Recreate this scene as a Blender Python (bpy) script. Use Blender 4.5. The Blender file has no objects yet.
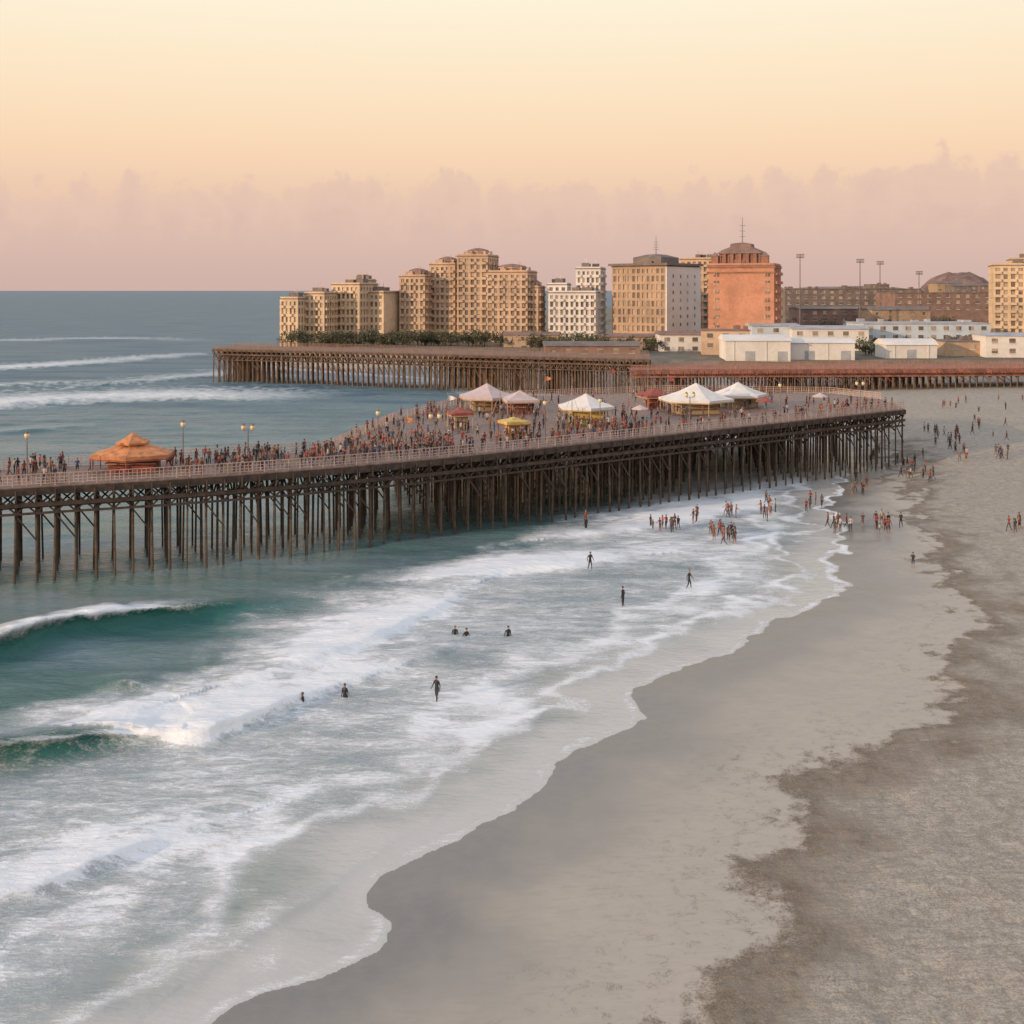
import bpy, math, random
import numpy as np
from mathutils import Vector, Matrix
rnd = random.Random(11)
S = bpy.context.scene
CAM_H = 28.0; F = 1100.0; HZ = 290.0

# ---------------------------------------------------------------- survey helper: sight-line -> world XY on a level plane
def site(px, py, z=0.0):
    Y = F*(CAM_H-z)/(py-HZ)
    return ((px-512.0)/F*Y, Y)
def topz(py, Y): return CAM_H+(HZ-py)*Y/F
def atx(px, Y): return (px-512.0)/F*Y

# ---------------------------------------------------------------- numpy noise
def _h(ix, iy, seed):
    n = (ix.astype(np.int64)*374761393 + iy.astype(np.int64)*668265263 + seed*974711) & 0xffffffff
    n = ((n ^ (n >> 13))*1274126177) & 0xffffffff
    n = n ^ (n >> 16)
    return (n & 0xffff)/65535.0
def vn(x, y, seed=0):
    ix = np.floor(x); iy = np.floor(y); fx = x-ix; fy = y-iy
    fx = fx*fx*(3-2*fx); fy = fy*fy*(3-2*fy)
    a = _h(ix, iy, seed); b = _h(ix+1, iy, seed); c = _h(ix, iy+1, seed); d = _h(ix+1, iy+1, seed)
    return (a*(1-fx)+b*fx)*(1-fy)+(c*(1-fx)+d*fx)*fy
def fbm(x, y, seed=0, o=4):
    r = 0; a = .5; t = 0
    for i in range(o):
        r = r+a*vn(x*2**i, y*2**i, seed+i*17); t += a; a *= .5
    return r/t-.5
def sst(a, b, x):
    t = np.clip((x-a)/(b-a), 0, 1); return t*t*(3-2*t)

def chaikin(p, closed=True, n=1):
    for _ in range(n):
        q = []
        m = len(p)
        for i in range(m if closed else m-1):
            a = p[i]; b = p[(i+1) % m]
            q.append((a[0]*.75+b[0]*.25, a[1]*.75+b[1]*.25)); q.append((a[0]*.25+b[0]*.75, a[1]*.25+b[1]*.75))
        if not closed: q = [p[0]]+q+[p[-1]]
        p = q
    return p
def poly_sd(X, Y, poly):
    best = np.full(X.shape, 1e18); inside = np.zeros(X.shape, bool)
    m = len(poly)
    for i in range(m):
        ax, ay = poly[i]; bx, by = poly[(i+1) % m]
        dx, dy = bx-ax, by-ay; L = dx*dx+dy*dy
        if L < 1e-9: continue
        t = np.clip(((X-ax)*dx+(Y-ay)*dy)/L, 0, 1)
        best = np.minimum(best, (X-ax-t*dx)**2+(Y-ay-t*dy)**2)
        if ay != by:
            c = ((ay > Y) != (by > Y)) & (X < (bx-ax)*(Y-ay)/(by-ay)+ax)
            inside ^= c
    d = np.sqrt(best)
    return np.where(inside, d, -d)
def line_info(X, Y, pts, vals):
    best = np.full(X.shape, 1e18); sg = np.zeros(X.shape); v = np.zeros(X.shape); nx = np.zeros(X.shape); ny = np.zeros(X.shape)
    for i in range(len(pts)-1):
        ax, ay = pts[i]; bx, by = pts[i+1]
        dx, dy = bx-ax, by-ay; L = dx*dx+dy*dy
        t = np.clip(((X-ax)*dx+(Y-ay)*dy)/L, 0, 1)
        d2 = (X-ax-t*dx)**2+(Y-ay-t*dy)**2
        k = d2 < best
        cr = dx*(Y-ay)-dy*(X-ax)
        best = np.where(k, d2, best); sg = np.where(k, np.where(cr > 0, -1, 1), sg)
        v = np.where(k, vals[i]*(1-t)+vals[i+1]*t, v)
        l = math.sqrt(L)
        nx = np.where(k, dy/l, nx); ny = np.where(k, -dx/l, ny)
    return np.sqrt(best)*sg, v, nx, ny

# ---------------------------------------------------------------- shoreline and beach outlines (world XY)
shore_px = [(60, 1150), (150, 1065), (235, 1004), (262, 990), (335, 970), (400, 940), (392, 920), (366, 902), (372, 880), (400, 862), (470, 836), (528, 802), (542, 778),
            (562, 756), (610, 737), (644, 716), (622, 692), (655, 681), (682, 666), (732, 655), (745, 640), (790, 616), (836, 600), (852, 582),
            (826, 566), (846, 546), (846, 522), (822, 503), (842, 487), (850, 470), (836, 452), (800, 432), (740, 415), (690, 404), (650, 398)]
shore = [(-45, -60), (-24, 20)]+[site(*p) for p in shore_px]
land_poly = [(2, -400), (-60, -400)][::1]+shore+[(20, 318), (-20, 345), (-78, 392), (-97, 418), (-96, 445), (-80, 600), (-20, 900), (400, 2500), (3000, 9000), (8000, 39000), (60000, 39000), (60000, -400)]
land_poly = land_poly[:2]+chaikin(land_poly[2:], False, 1)
dry_px = [(560, 1120), (628, 1030), (668, 985), (735, 945), (775, 905), (765, 880), (700, 862), (775, 835), (800, 800), (752, 757), (842, 742), (940, 722), (965, 690),
          (925, 662), (972, 612), (952, 572), (922, 548), (905, 510), (898, 470), (880, 440), (850, 420)]
dry_poly = [(20, -400), (10, 20)]+[site(p[0], p[1], .9) for p in dry_px]+[(60, 300), (60, 900), (9000, 30000), (60000, 30000), (60000, -400)]
dry_poly = dry_poly[:1]+chaikin(dry_poly[1:], False, 1)

def land_d(X, Y):
    wx = X+fbm(X/3.0, Y/3.0, 5, 4)*2.4*np.clip(Y/80, .7, 3); wy = Y+fbm(X/3.0, Y/3.0, 9, 4)*2.4*np.clip(Y/80, .7, 3)
    return poly_sd(wx, wy, land_poly)
def terrain(X, Y, d):
    h = np.where(d < 0, np.maximum(d*.06, -4), 2.6*(1-np.exp(-np.maximum(d, 0)/70)))
    h = h+sst(150, 180, Y)*sst(0, 22, d)*1.3*(Y < 2000)
    city = sst(296, 330, Y)*sst(0, 22, d)
    h = h+(7.2-h)*city
    h = h+sst(500, 3000, Y)*6*sst(20, 300, d)
    return h, city
def ground_at(px, py):
    z = 0.6
    for _ in range(4):
        x, y = site(px, py, z)
        a = np.array([x]); b = np.array([y]); d = land_d(a, b)
        z = max(0., float(terrain(a, b, d)[0][0]))
    return x, y, z

# ---------------------------------------------------------------- material helpers
def nt(name):
    m = bpy.data.materials.new(name); m.use_nodes = True
    t = m.node_tree; t.nodes.clear()
    o = t.nodes.new('ShaderNodeOutputMaterial'); b = t.nodes.new('ShaderNodeBsdfPrincipled')
    t.links.new(b.outputs[0], o.inputs[0])
    return m, t, b
class G:
    def __init__(s, t): s.t = t
    def n(s, typ, **k):
        n = s.t.nodes.new(typ)
        for a, v in k.items(): setattr(n, a, v)
        return n
    def put(s, sock, v):
        if isinstance(v, bpy.types.NodeSocket): s.t.links.new(v, sock)
        else: sock.default_value = v
    def m(s, op, a, b=0., c=0., clamp=False):
        n = s.n('ShaderNodeMath', operation=op, use_clamp=clamp)
        s.put(n.inputs[0], a); s.put(n.inputs[1], b); s.put(n.inputs[2], c); return n.outputs[0]
    def ss(s, v, a, b, lo=0., hi=1.):
        n = s.n('ShaderNodeMapRange', interpolation_type='SMOOTHSTEP')
        s.put(n.inputs[0], v); n.inputs[1].default_value = a; n.inputs[2].default_value = b; n.inputs[3].default_value = lo; n.inputs[4].default_value = hi
        return n.outputs[0]
    def mix(s, f, a, b):
        n = s.n('ShaderNodeMix', data_type='RGBA')
        s.put(n.inputs[0], f)
        for k, v in ((6, a), (7, b)):
            if isinstance(v, bpy.types.NodeSocket): s.t.links.new(v, n.inputs[k])
            else: n.inputs[k].default_value = (*v, 1)
        return n.outputs[2]
    def noise(s, vec, sc, det=4, ro=.5, dist=0.):
        n = s.n('ShaderNodeTexNoise'); s.t.links.new(vec, n.inputs['Vector'])
        n.inputs['Scale'].default_value = sc; n.inputs['Detail'].default_value = det; n.inputs['Roughness'].default_value = ro; n.inputs['Distortion'].default_value = dist
        return n.outputs[0]
    def scale(s, vec, sc, rot=0.):
        n = s.n('ShaderNodeMapping'); s.t.links.new(vec, n.inputs[0]); n.inputs['Scale'].default_value = sc; n.inputs['Rotation'].default_value = (0, 0, rot); return n.outputs[0]
    def attr(s, name):
        n = s.n('ShaderNodeAttribute'); n.attribute_name = name; return n.outputs['Fac']
    def bump(s, h, st, dist, nrm=None):
        n = s.n('ShaderNodeBump'); s.put(n.inputs['Strength'], st); n.inputs['Distance'].default_value = dist; s.t.links.new(h, n.inputs['Height'])
        if nrm is not None: s.t.links.new(nrm, n.inputs['Normal'])
        return n.outputs[0]
MATS = {}
def mat(name, col, rough=.75, var=.2, sc=.6, bump=0., metal=0.):
    if name in MATS: return MATS[name]
    m, t, b = nt(name); g = G(t)
    c = g.n('ShaderNodeTexCoord').outputs['Object']
    n = g.noise(c, sc, 6, .6); n2 = g.noise(c, sc*9, 3, .6)
    f = g.ss(g.m('ADD', g.m('MULTIPLY', n, .65), g.m('MULTIPLY', n2, .35)), .35, .65)
    lo = [x*(1-var) for x in col]; hi = [min(x*(1+var), .9) for x in col]
    t.links.new(g.mix(f, lo, hi), b.inputs['Base Color'])
    b.inputs['Roughness'].default_value = rough; b.inputs['Metallic'].default_value = metal
    if bump: t.links.new(g.bump(n2, bump, .05), b.inputs['Normal'])
    MATS[name] = m; return m
def cloth(name, cols, rough=.85):
    m, t, b = nt(name); g = G(t)
    oi = g.n('ShaderNodeObjectInfo').outputs['Random']
    r = g.n('ShaderNodeValToRGB'); r.color_ramp.interpolation = 'CONSTANT'
    e = r.color_ramp.elements
    while len(e) < len(cols): e.new(.5)
    for i, c in enumerate(cols): e[i].position = i/len(cols); e[i].color = (*c, 1)
    v = g.m('FRACT', g.m('MULTIPLY', oi, float(rnd.randint(3, 40))+.37))
    t.links.new(v, r.inputs[0]); t.links.new(r.outputs[0], b.inputs['Base Color']); b.inputs['Roughness'].default_value = rough
    return m

# ---------------------------------------------------------------- object helpers
def link(o): S.collection.objects.link(o); return o
def empty(name, loc=(0, 0, 0)):
    o = link(bpy.data.objects.new(name, None)); o.location = loc; o.empty_display_size = .5; return o
class MB:
    def __init__(s): s.v = []; s.f = []
    def add(s, vs, fs):
        k = len(s.v); s.v += [tuple(v) for v in vs]; s.f += [tuple(i+k for i in f) for f in fs]
    def box(s, cx, cy, cz, sx, sy, sz, rot=0., M=None):
        c, sn = math.cos(rot), math.sin(rot); vs = []
        for dz in (-.5, .5):
            for dx, dy in ((-.5, -.5), (.5, -.5), (.5, .5), (-.5, .5)):
                x = dx*sx; y = dy*sy; vs.append((cx+x*c-y*sn, cy+x*sn+y*c, cz+dz*sz))
        if M is not None: vs = [M @ Vector(v) for v in vs]
        s.add(vs, [(0, 3, 2, 1), (4, 5, 6, 7), (0, 1, 5, 4), (1, 2, 6, 5), (2, 3, 7, 6), (3, 0, 4, 7)])
    def beam(s, a, b, w, h=None, n=4, w2=None):
        a = Vector(a); b = Vector(b); d = (b-a)
        if d.length < 1e-6: return
        d.normalize(); up = Vector((0, 0, 1)) if abs(d.z) < .95 else Vector((1, 0, 0))
        r = d.cross(up).normalized(); u = r.cross(d)
        h = h or w; w2 = w2 if w2 is not None else w; vs = []
        for p, k in ((a, 1.), (b, w2/w)):
            for i in range(n):
                an = 2*math.pi*(i+.5)/n; q = 1.414 if n == 4 else 1
                vs.append(p+r*(math.cos(an)*w/2*q*k)+u*(math.sin(an)*h/2*q*k))
        fs = [tuple((i, (i+1) % n, n+(i+1) % n, n+i)) for i in range(n)]+[tuple(range(n))[::-1], tuple(range(n, 2*n))]
        s.add(vs, fs)
    def lathe(s, cx, cy, prof, n=16, rot=0., sx=1., sy=1.):
        vs = []; fs = []
        for r, z in prof:
            for i in range(n):
                a = 2*math.pi*i/n+rot; vs.append((cx+r*math.cos(a)*sx, cy+r*math.sin(a)*sy, z))
        for j in range(len(prof)-1):
            for i in range(n): fs.append((j*n+i, j*n+(i+1) % n, (j+1)*n+(i+1) % n, (j+1)*n+i))
        s.add(vs, fs)
    def obj(s, name, m, parent=None, smooth=False):
        me = bpy.data.meshes.new(name); me.from_pydata(s.v, [], s.f); me.materials.append(m); me.update()
        if smooth: me.shade_smooth()
        o = link(bpy.data.objects.new(name, me))
        if parent:
            o.parent = parent; o.matrix_parent_inverse = Matrix.Translation(-Vector(parent.location))
        return o

# ================================================================= GROUND + WATER SHEETS
ys = np.concatenate([np.linspace(6, 38, 16)[:-1], np.geomspace(38, 420, 760), np.geomspace(420, 38000, 120)[1:]])
us = np.concatenate([-np.geomspace(4, .62, 24)[:-1], np.linspace(-.62, .62, 940), np.geomspace(.62, 4, 24)[1:]])
U, YY = np.meshgrid(us, ys); XX = U*YY
D = land_d(XX, YY)
HT, CITY = terrain(XX, YY, D)
DRY = poly_sd(XX+fbm(XX/2.2, YY/2.2, 31, 5)*6.5*np.clip(YY/70, .6, 3), YY+fbm(XX/2.2, YY/2.2, 37, 5)*6.5*np.clip(YY/70, .6, 3), dry_poly)
rough_amt = sst(-1, 3, DRY)*(1-CITY)*(YY < 320)
HT = HT+rough_amt*(fbm(XX/.5, YY/.5, 41, 3)*.10+fbm(XX/4, YY/4, 47, 3)*.3)+sst(0, 3, D)*fbm(XX/9, YY/9, 3, 3)*.12*(YY < 320)

def sheet(name, X, Y, Z, attrs, m, keep=None):
    R, C = X.shape
    co = np.stack([X, Y, Z], -1).reshape(-1, 3).astype(np.float32)
    idx = np.arange(R*C).reshape(R, C)
    q = np.stack([idx[:-1, :-1], idx[:-1, 1:], idx[1:, 1:], idx[1:, :-1]], -1).reshape(-1, 4)
    if keep is not None:
        kf = keep.reshape(-1)[q].any(1); q = q[kf]
        used = np.unique(q); rem = np.full(R*C, -1); rem[used] = np.arange(len(used)); q = rem[q]; co = co[used]
        attrs = {k: v.reshape(-1)[used] for k, v in attrs.items()}
    me = bpy.data.meshes.new(name)
    me.vertices.add(len(co)); me.vertices.foreach_set('co', co.ravel())
    me.loops.add(q.size); me.loops.foreach_set('vertex_index', q.ravel().astype(np.int32))
    me.polygons.add(len(q)); me.polygons.foreach_set('loop_start', np.arange(0, q.size, 4, dtype=np.int32)); me.polygons.foreach_set('loop_total', np.full(len(q), 4, np.int32))
    for k, v in attrs.items():
        a = me.attributes.new(k, 'FLOAT', 'POINT'); a.data.foreach_set('value', v.reshape(-1).astype(np.float32))
    me.update(); me.validate(); me.shade_smooth(); me.materials.append(m)
    return link(bpy.data.objects.new(name, me))

# --- sand / land material
m_sand, t, b = nt('beach_sand'); g = G(t)
c = g.n('ShaderNodeTexCoord').outputs['Object']
d_ = g.attr('shore_d'); dry_ = g.attr('dry_d'); city_ = g.attr('city')
n_big = g.noise(c, .16, 5, .6); n_med = g.noise(c, 1.3, 6, .65); n_f = g.noise(c, 9., 4, .7); n_grit = g.noise(c, 24., 3, .8)
strk = g.noise(g.scale(c, (.5, 3.0, 1.), -.35), 1.6, 5, .65, .4)
wetk = g.ss(g.m('ADD', d_, g.m('MULTIPLY', g.m('SUBTRACT', n_big, .5), 9.)), 0., 10.)
wet = g.mix(wetk, (.205, .188, .170), (.455, .395, .325))
wet = g.mix(g.ss(n_med, .35, .7, 0., .22), wet, (.33, .285, .235))
wet = g.mix(g.ss(strk, .50, .66, 0., .25), wet, (.27, .24, .20))
dryc = g.mix(g.ss(g.m('ADD', g.m('MULTIPLY', n_med, .45), g.m('MULTIPLY', n_f, .55)), .40, .60), (.27, .228, .182), (.49, .43, .355))
dryc = g.mix(g.ss(strk, .46, .60, 0., .4), dryc, (.215, .18, .14))
dryc = g.mix(g.ss(n_grit, .52, .68, 0., .55), dryc, (.60, .54, .46))
dryc = g.mix(g.ss(n_grit, .30, .44, .45, 0.), dryc, (.14, .112, .08))
band_n = g.m('ADD', g.m('MULTIPLY', n_f, .5), g.m('ADD', g.m('MULTIPLY', n_med, .35), g.m('MULTIPLY', n_big, .15)))
bw_ = g.ss(g.m('ADD', dry_, g.m('MULTIPLY', g.m('SUBTRACT', n_big, .5), 14.)), .5, 7., 1., .0)
brown_band = g.m('MULTIPLY', bw_, g.ss(g.m('ADD', band_n, g.m('MULTIPLY', bw_, .04)), .44, .57, .2, 1.))
dryc = g.mix(g.m('MULTIPLY', brown_band, .8), dryc, (.14, .098, .056))
dk = g.ss(g.m('ADD', dry_, g.m('ADD', g.m('MULTIPLY', g.m('SUBTRACT', n_f, .5), 2.8), g.m('MULTIPLY', g.m('SUBTRACT', n_med, .5), 4.))), -.4, 1.2)
sand = g.mix(dk, wet, dryc)
# seaweed wrack in front of the berm
wr = g.noise(g.scale(c, (1., 1., 1.), .6), .55, 8, .75, 1.2)
wrf = g.m('MULTIPLY', g.ss(g.m('ABSOLUTE', g.m('SUBTRACT', wr, .5)), 0., .016, 1., 0.), g.m('MULTIPLY', g.ss(dry_, -8., -.5), g.ss(n_med, .50, .60)))
sand = g.mix(g.m('MULTIPLY', wrf, .75), sand, (.10, .07, .045))
cityc = g.mix(g.ss(n_big, .4, .6), (.18, .14, .10), (.10, .095, .06))
col = g.mix(city_, sand, cityc)
t.links.new(col, b.inputs['Base Color'])
t.links.new(g.m('ADD', g.m('MULTIPLY', wetk, .38), g.m('ADD', .28, g.m('MULTIPLY', dk, .27))), b.inputs['Roughness'])
hh = g.m('ADD', g.m('MULTIPLY', g.noise(c, 3.2, 4, .6), g.m('ADD', .03, g.m('MULTIPLY', dk, .8))), g.m('MULTIPLY', n_f, g.m('MULTIPLY', dk, .35)))
hh = g.m('ADD', hh, g.m('MULTIPLY', strk, g.m('MULTIPLY', dk, .4)))
t.links.new(g.bump(hh, .7, .16), b.inputs['Normal'])
sheet('beach_ground', XX, YY, HT, dict(shore_d=D, dry_d=DRY, city=CITY), m_sand)

# --- water geometry
W = np.zeros_like(XX); FO = np.zeros_like(XX); TE = np.zeros_like(XX); DXX = np.zeros_like(XX); DYY = np.zeros_like(XX)
off = -D
deep = sst(2, 40, off)
fade = 1-sst(300, 420, YY)
W += (fbm(XX/26, YY/7, 60, 3)*1.1+fbm(XX/7, YY/2.2, 66, 4)*.45)*deep*fade
W += fbm(XX/5, YY/1.8, 71, 4)*.16*sst(1, 8, off)*fade
zone = sst(3, 10, off)*(1-sst(22, 40, off+fbm(XX/14, YY/9, 81, 3)*22))
FO += zone*(.60+fbm(XX/9, YY/4, 88, 4)*.60)*fade
edge = np.exp(-((off-.45)/.5)**2)*np.clip(YY/90, .8, 1.6)
FO += edge*(.46+fbm(XX/2, YY/2, 90, 3)*.6)*(off > -1)
e2 = np.exp(-((off-5.0-fbm(XX/5, YY/5, 95, 3)*9)/.9)**2)*(YY < 220); FO += e2*.45
e3 = np.exp(-((off-9.5-fbm(XX/6, YY/6, 97, 3)*10)/1.4)**2)*(YY < 220); FO += e3*.3
SH = 1-sst(1., 12, off+fbm(XX/5, YY/4, 99, 3)*6)
def wave(px, amps, wf, wb, foam_front, foam_back, foam_s, curl=.0, teal=0., z=0., n=2):
    pv = [site(p[0], p[1], z) for p in px]
    P = chaikin(pv, False, n)
    ar = np.array(pv); s0 = np.r_[0, np.cumsum(np.hypot(*np.diff(ar, axis=0).T))]
    br = np.array(P); s1 = np.r_[0, np.cumsum(np.hypot(*np.diff(br, axis=0).T))]; s1 = s1/s1[-1]*s0[-1]
    av = np.interp(s1, s0, amps); fv = np.interp(s1, s0, foam_s)
    R_ = max(wf, wb, foam_front, foam_back)*3+3
    lo = br.min(0)-R_; hi = br.max(0)+R_
    msk = (XX > lo[0]) & (XX < hi[0]) & (YY > lo[1]) & (YY < hi[1])
    x = XX[msk]; y = YY[msk]
    s, a, nx, ny = line_info(x+fbm(x/6, y/6, 101, 3)*1.6, y+fbm(x/6, y/6, 103, 3)*1.6, P, av)
    _, fs, _, _ = line_info(x, y, P, fv)
    a = a*(1+fbm(x/2.5, y/2.5, 107, 3)*.35)
    pr = np.where(s > 0, np.exp(-(s/wf)**2), np.exp(-(np.abs(s)/wb)**1.6))
    W[msk] += a*pr
    DXX[msk] += nx*curl*a*pr**3; DYY[msk] += ny*curl*a*pr**3
    ragged = 1+fbm(x/1.6, y/1.6, 113, 4)*1.3
    ff = np.where(s > 0, np.exp(-(s/(foam_front*ragged))**2), np.exp(-(s/(foam_back*ragged))**2))
    FO[msk] += fs*ff
    TE[msk] += teal*np.where(s > 0, np.exp(-(s/(wf*2.0))**2), np.exp(-(s/1.2)**2))*np.clip(a, 0, 1)
# main curling breaker
wave([(-260, 700), (-80, 672), (0, 655), (60, 634), (120, 622), (180, 613), (230, 606), (300, 600)], [1.2, 2.0, 2.1, 2.0, 1.7, 1.3, .8, .1], 1.4, 4.2, .75, 2.8, [.3, .65, .9, 1.2, 1.15, .6, .1, 0], .8, 1.)
wave([(-240, 790), (-60, 765), (0, 757), (60, 750), (110, 744), (150, 742)], [1.2, 1.5, 1.5, 1.35, 1.0, .3], 1.0, 3.2, .3, .8, [.1, .15, .2, .3, .55, .9], .8, 1.)
wave([(95, 698), (125, 690), (160, 694)], [.1, .7, .1], .7, 2.0, .3, .6, [0, .25, .2], .5, .8)
# whitewater
wave([(150, 742), (185, 744), (215, 738), (245, 722), (300, 700), (370, 678), (430, 655), (470, 640)], [.5, .9, .9, .7, .5, .4, .3, .1], .7, 5.0, .7, 5.5, [.9, 1.05, 1.05, .7, .45, .35, .2, .1], .4)
wave([(230, 690), (300, 668), (370, 640), (430, 608), (470, 590)], [.2, .4, .5, .4, .2], 1., 5., 2.0, 6.0, [.25, .5, .55, .5, .3], .2)
wave([(430, 580), (500, 574), (560, 566), (640, 556)], [.2, .5, .5, .2], 1., 6., 1.2, 7.0, [.4, .8, .7, .2], .2)
wave([(560, 540), (640, 530), (720, 512), (780, 500)], [.2, .3, .3, .1], 1., 6., 1.5, 8.0, [.3, .5, .5, .3], .2)
wave([(-120, 925), (-20, 905), (50, 888), (100, 862), (160, 838), (230, 815)], [.5, .6, .55, .5, .3, .1], .6, 3.0, .6, 4.2, [.5, .65, .65, .5, .3, .1], .3)
wave([(200, 980), (260, 930), (330, 880), (430, 820)], [.05, .12, .12, .05], .5, 2.0, .5, 1.5, [.2, .25, .25, .2], .1)
wave([(560, 690), (640, 650), (730, 620), (800, 585)], [.05, .15, .15, .1], .5, 3.0, .8, 2.5, [.15, .25, .25, .2], .1)
# breakers beyond the pier
wave([(-300, 424), (-100, 412), (0, 407), (90, 401), (180, 398), (250, 400), (300, 404)], [1.3, 1.4, 1.4, 1.3, 1.2, 1., .2], 4., 16., 6., 34., [.85, .85, .85, .8, .8, .55, .1], .3)
wave([(-300, 450), (-60, 438), (40, 430), (140, 424)], [.5, .5, .5, .1], 2., 9., 1.5, 6., [.3, .4, .3, .1], .2)
wave([(-300, 380), (-100, 374), (0, 370), (100, 364), (190, 356), (240, 353)], [.9]*5+[.2], 6., 20., 6., 26., [.85, .8, .8, .65, .5, .1], .3)
wave([(120, 384), (200, 378), (260, 372)], [.6, .8, .3], 3., 9., 3., 24., [.3, .55, .3], .2)
wave([(-200, 343), (0, 341), (120, 338), (230, 342)], [.1]*4, 6., 20., 10., 30., [.3, .45, .5, .1], .1)
wave([(-100, 388), (0, 386), (70, 383)], [.3]*3, 3., 9., 3., 14., [.3, .45, .1], .1)
W *= sst(-1, 5, off)
Zw = np.where(off > 0, np.maximum(W, -off*.06+.004), -.002)
# --- water material
m_w, t, b = nt('sea_water'); g = G(t)
c = g.n('ShaderNodeTexCoord').outputs['Object']
fa = g.attr('foam'); sh = g.attr('shallow'); te = g.attr('face'); far = g.attr('far')
cs = g.scale(c, (.38, 1.2, 1.), .25)
n1 = g.noise(cs, .9, 9, .68, .8); n2 = g.noise(cs, 5.5, 5, .7, .4); nl = g.noise(g.scale(c, (.5, 1., 1.), .1), 1.7, 5, .6, 1.8)
lace = g.ss(g.m('ABSOLUTE', g.m('SUBTRACT', nl, .5)), 0., .045, 1., 0.)
f = g.m('ADD', fa, g.m('ADD', g.m('MULTIPLY', g.m('SUBTRACT', n1, .5), 1.4), g.m('MULTIPLY', g.m('SUBTRACT', n2, .5), .9)))
f = g.m('ADD', f, g.m('MULTIPLY', lace, g.m('MULTIPLY', g.ss(fa, .12, .4), .26)))
foam = g.ss(f, .25, 1.0)
nst = g.noise(g.scale(c, (.02, .11, 1.)), 1., 6, .65)
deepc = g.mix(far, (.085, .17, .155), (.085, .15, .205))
deepc = g.mix(g.ss(nst, .38, .62), deepc, (.15, .22, .24))
turb = g.mix(g.ss(fa, .12, .6), deepc, (.41, .49, .515))
bodyc = g.mix(te, turb, (.025, .13, .11))
bodyc = g.mix(g.m('MULTIPLY', sh, .85), bodyc, (.62, .575, .53))
colr = g.mix(foam, bodyc, (.85, .86, .87))
t.links.new(colr, b.inputs['Base Color'])
b.inputs['IOR'].default_value = 1.33
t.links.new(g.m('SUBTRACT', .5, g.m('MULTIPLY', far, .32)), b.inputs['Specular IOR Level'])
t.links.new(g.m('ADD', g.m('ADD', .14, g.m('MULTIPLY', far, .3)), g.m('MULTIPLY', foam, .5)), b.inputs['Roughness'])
r1 = g.noise(g.scale(c, (.45, 1.1, 1.), .12), 2.4, 6, .6, .3); r2 = g.noise(g.scale(c, (.25, .8, 1.), -.1), .45, 4, .6)
r3 = g.noise(g.scale(c, (.05, .18, 1.), .05), 1., 5, .65)
hgt = g.m('ADD', g.m('ADD', g.m('MULTIPLY', r1, .45), g.m('MULTIPLY', r2, .9)), g.m('MULTIPLY', foam, .35))
hgt = g.m('ADD', hgt, g.m('MULTIPLY', g.m('MULTIPLY', r3, far), 7.))
calm = g.m('SUBTRACT', 1., g.m('MULTIPLY', sh, .7))
t.links.new(g.bump(hgt, g.m('MULTIPLY', calm, .85), .45), b.inputs['Normal'])
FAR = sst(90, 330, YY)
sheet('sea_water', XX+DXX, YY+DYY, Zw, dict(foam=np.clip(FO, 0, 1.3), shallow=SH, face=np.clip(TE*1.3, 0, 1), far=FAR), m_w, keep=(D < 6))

# ================================================================= PIERS
wood = mat('pier_timber', (.10, .069, .046), .85, .45, .9, .4)
wood_d = mat('pier_beams_dark', (.065, .042, .030), .85, .45, 1.2, .3)
wood2 = mat('old_pier_timber', (.165, .105, .07), .85, .45, .5, .3)
wood_l = mat('deck_planks', (.26, .18, .145), .8, .3, 1.2, .3)
rail_m = mat('railing_paint', (.50, .34, .28), .7, .25, 1.)
red_m = mat('rust_timber', (.26, .105, .07), .8, .4, .5, .3)

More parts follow.
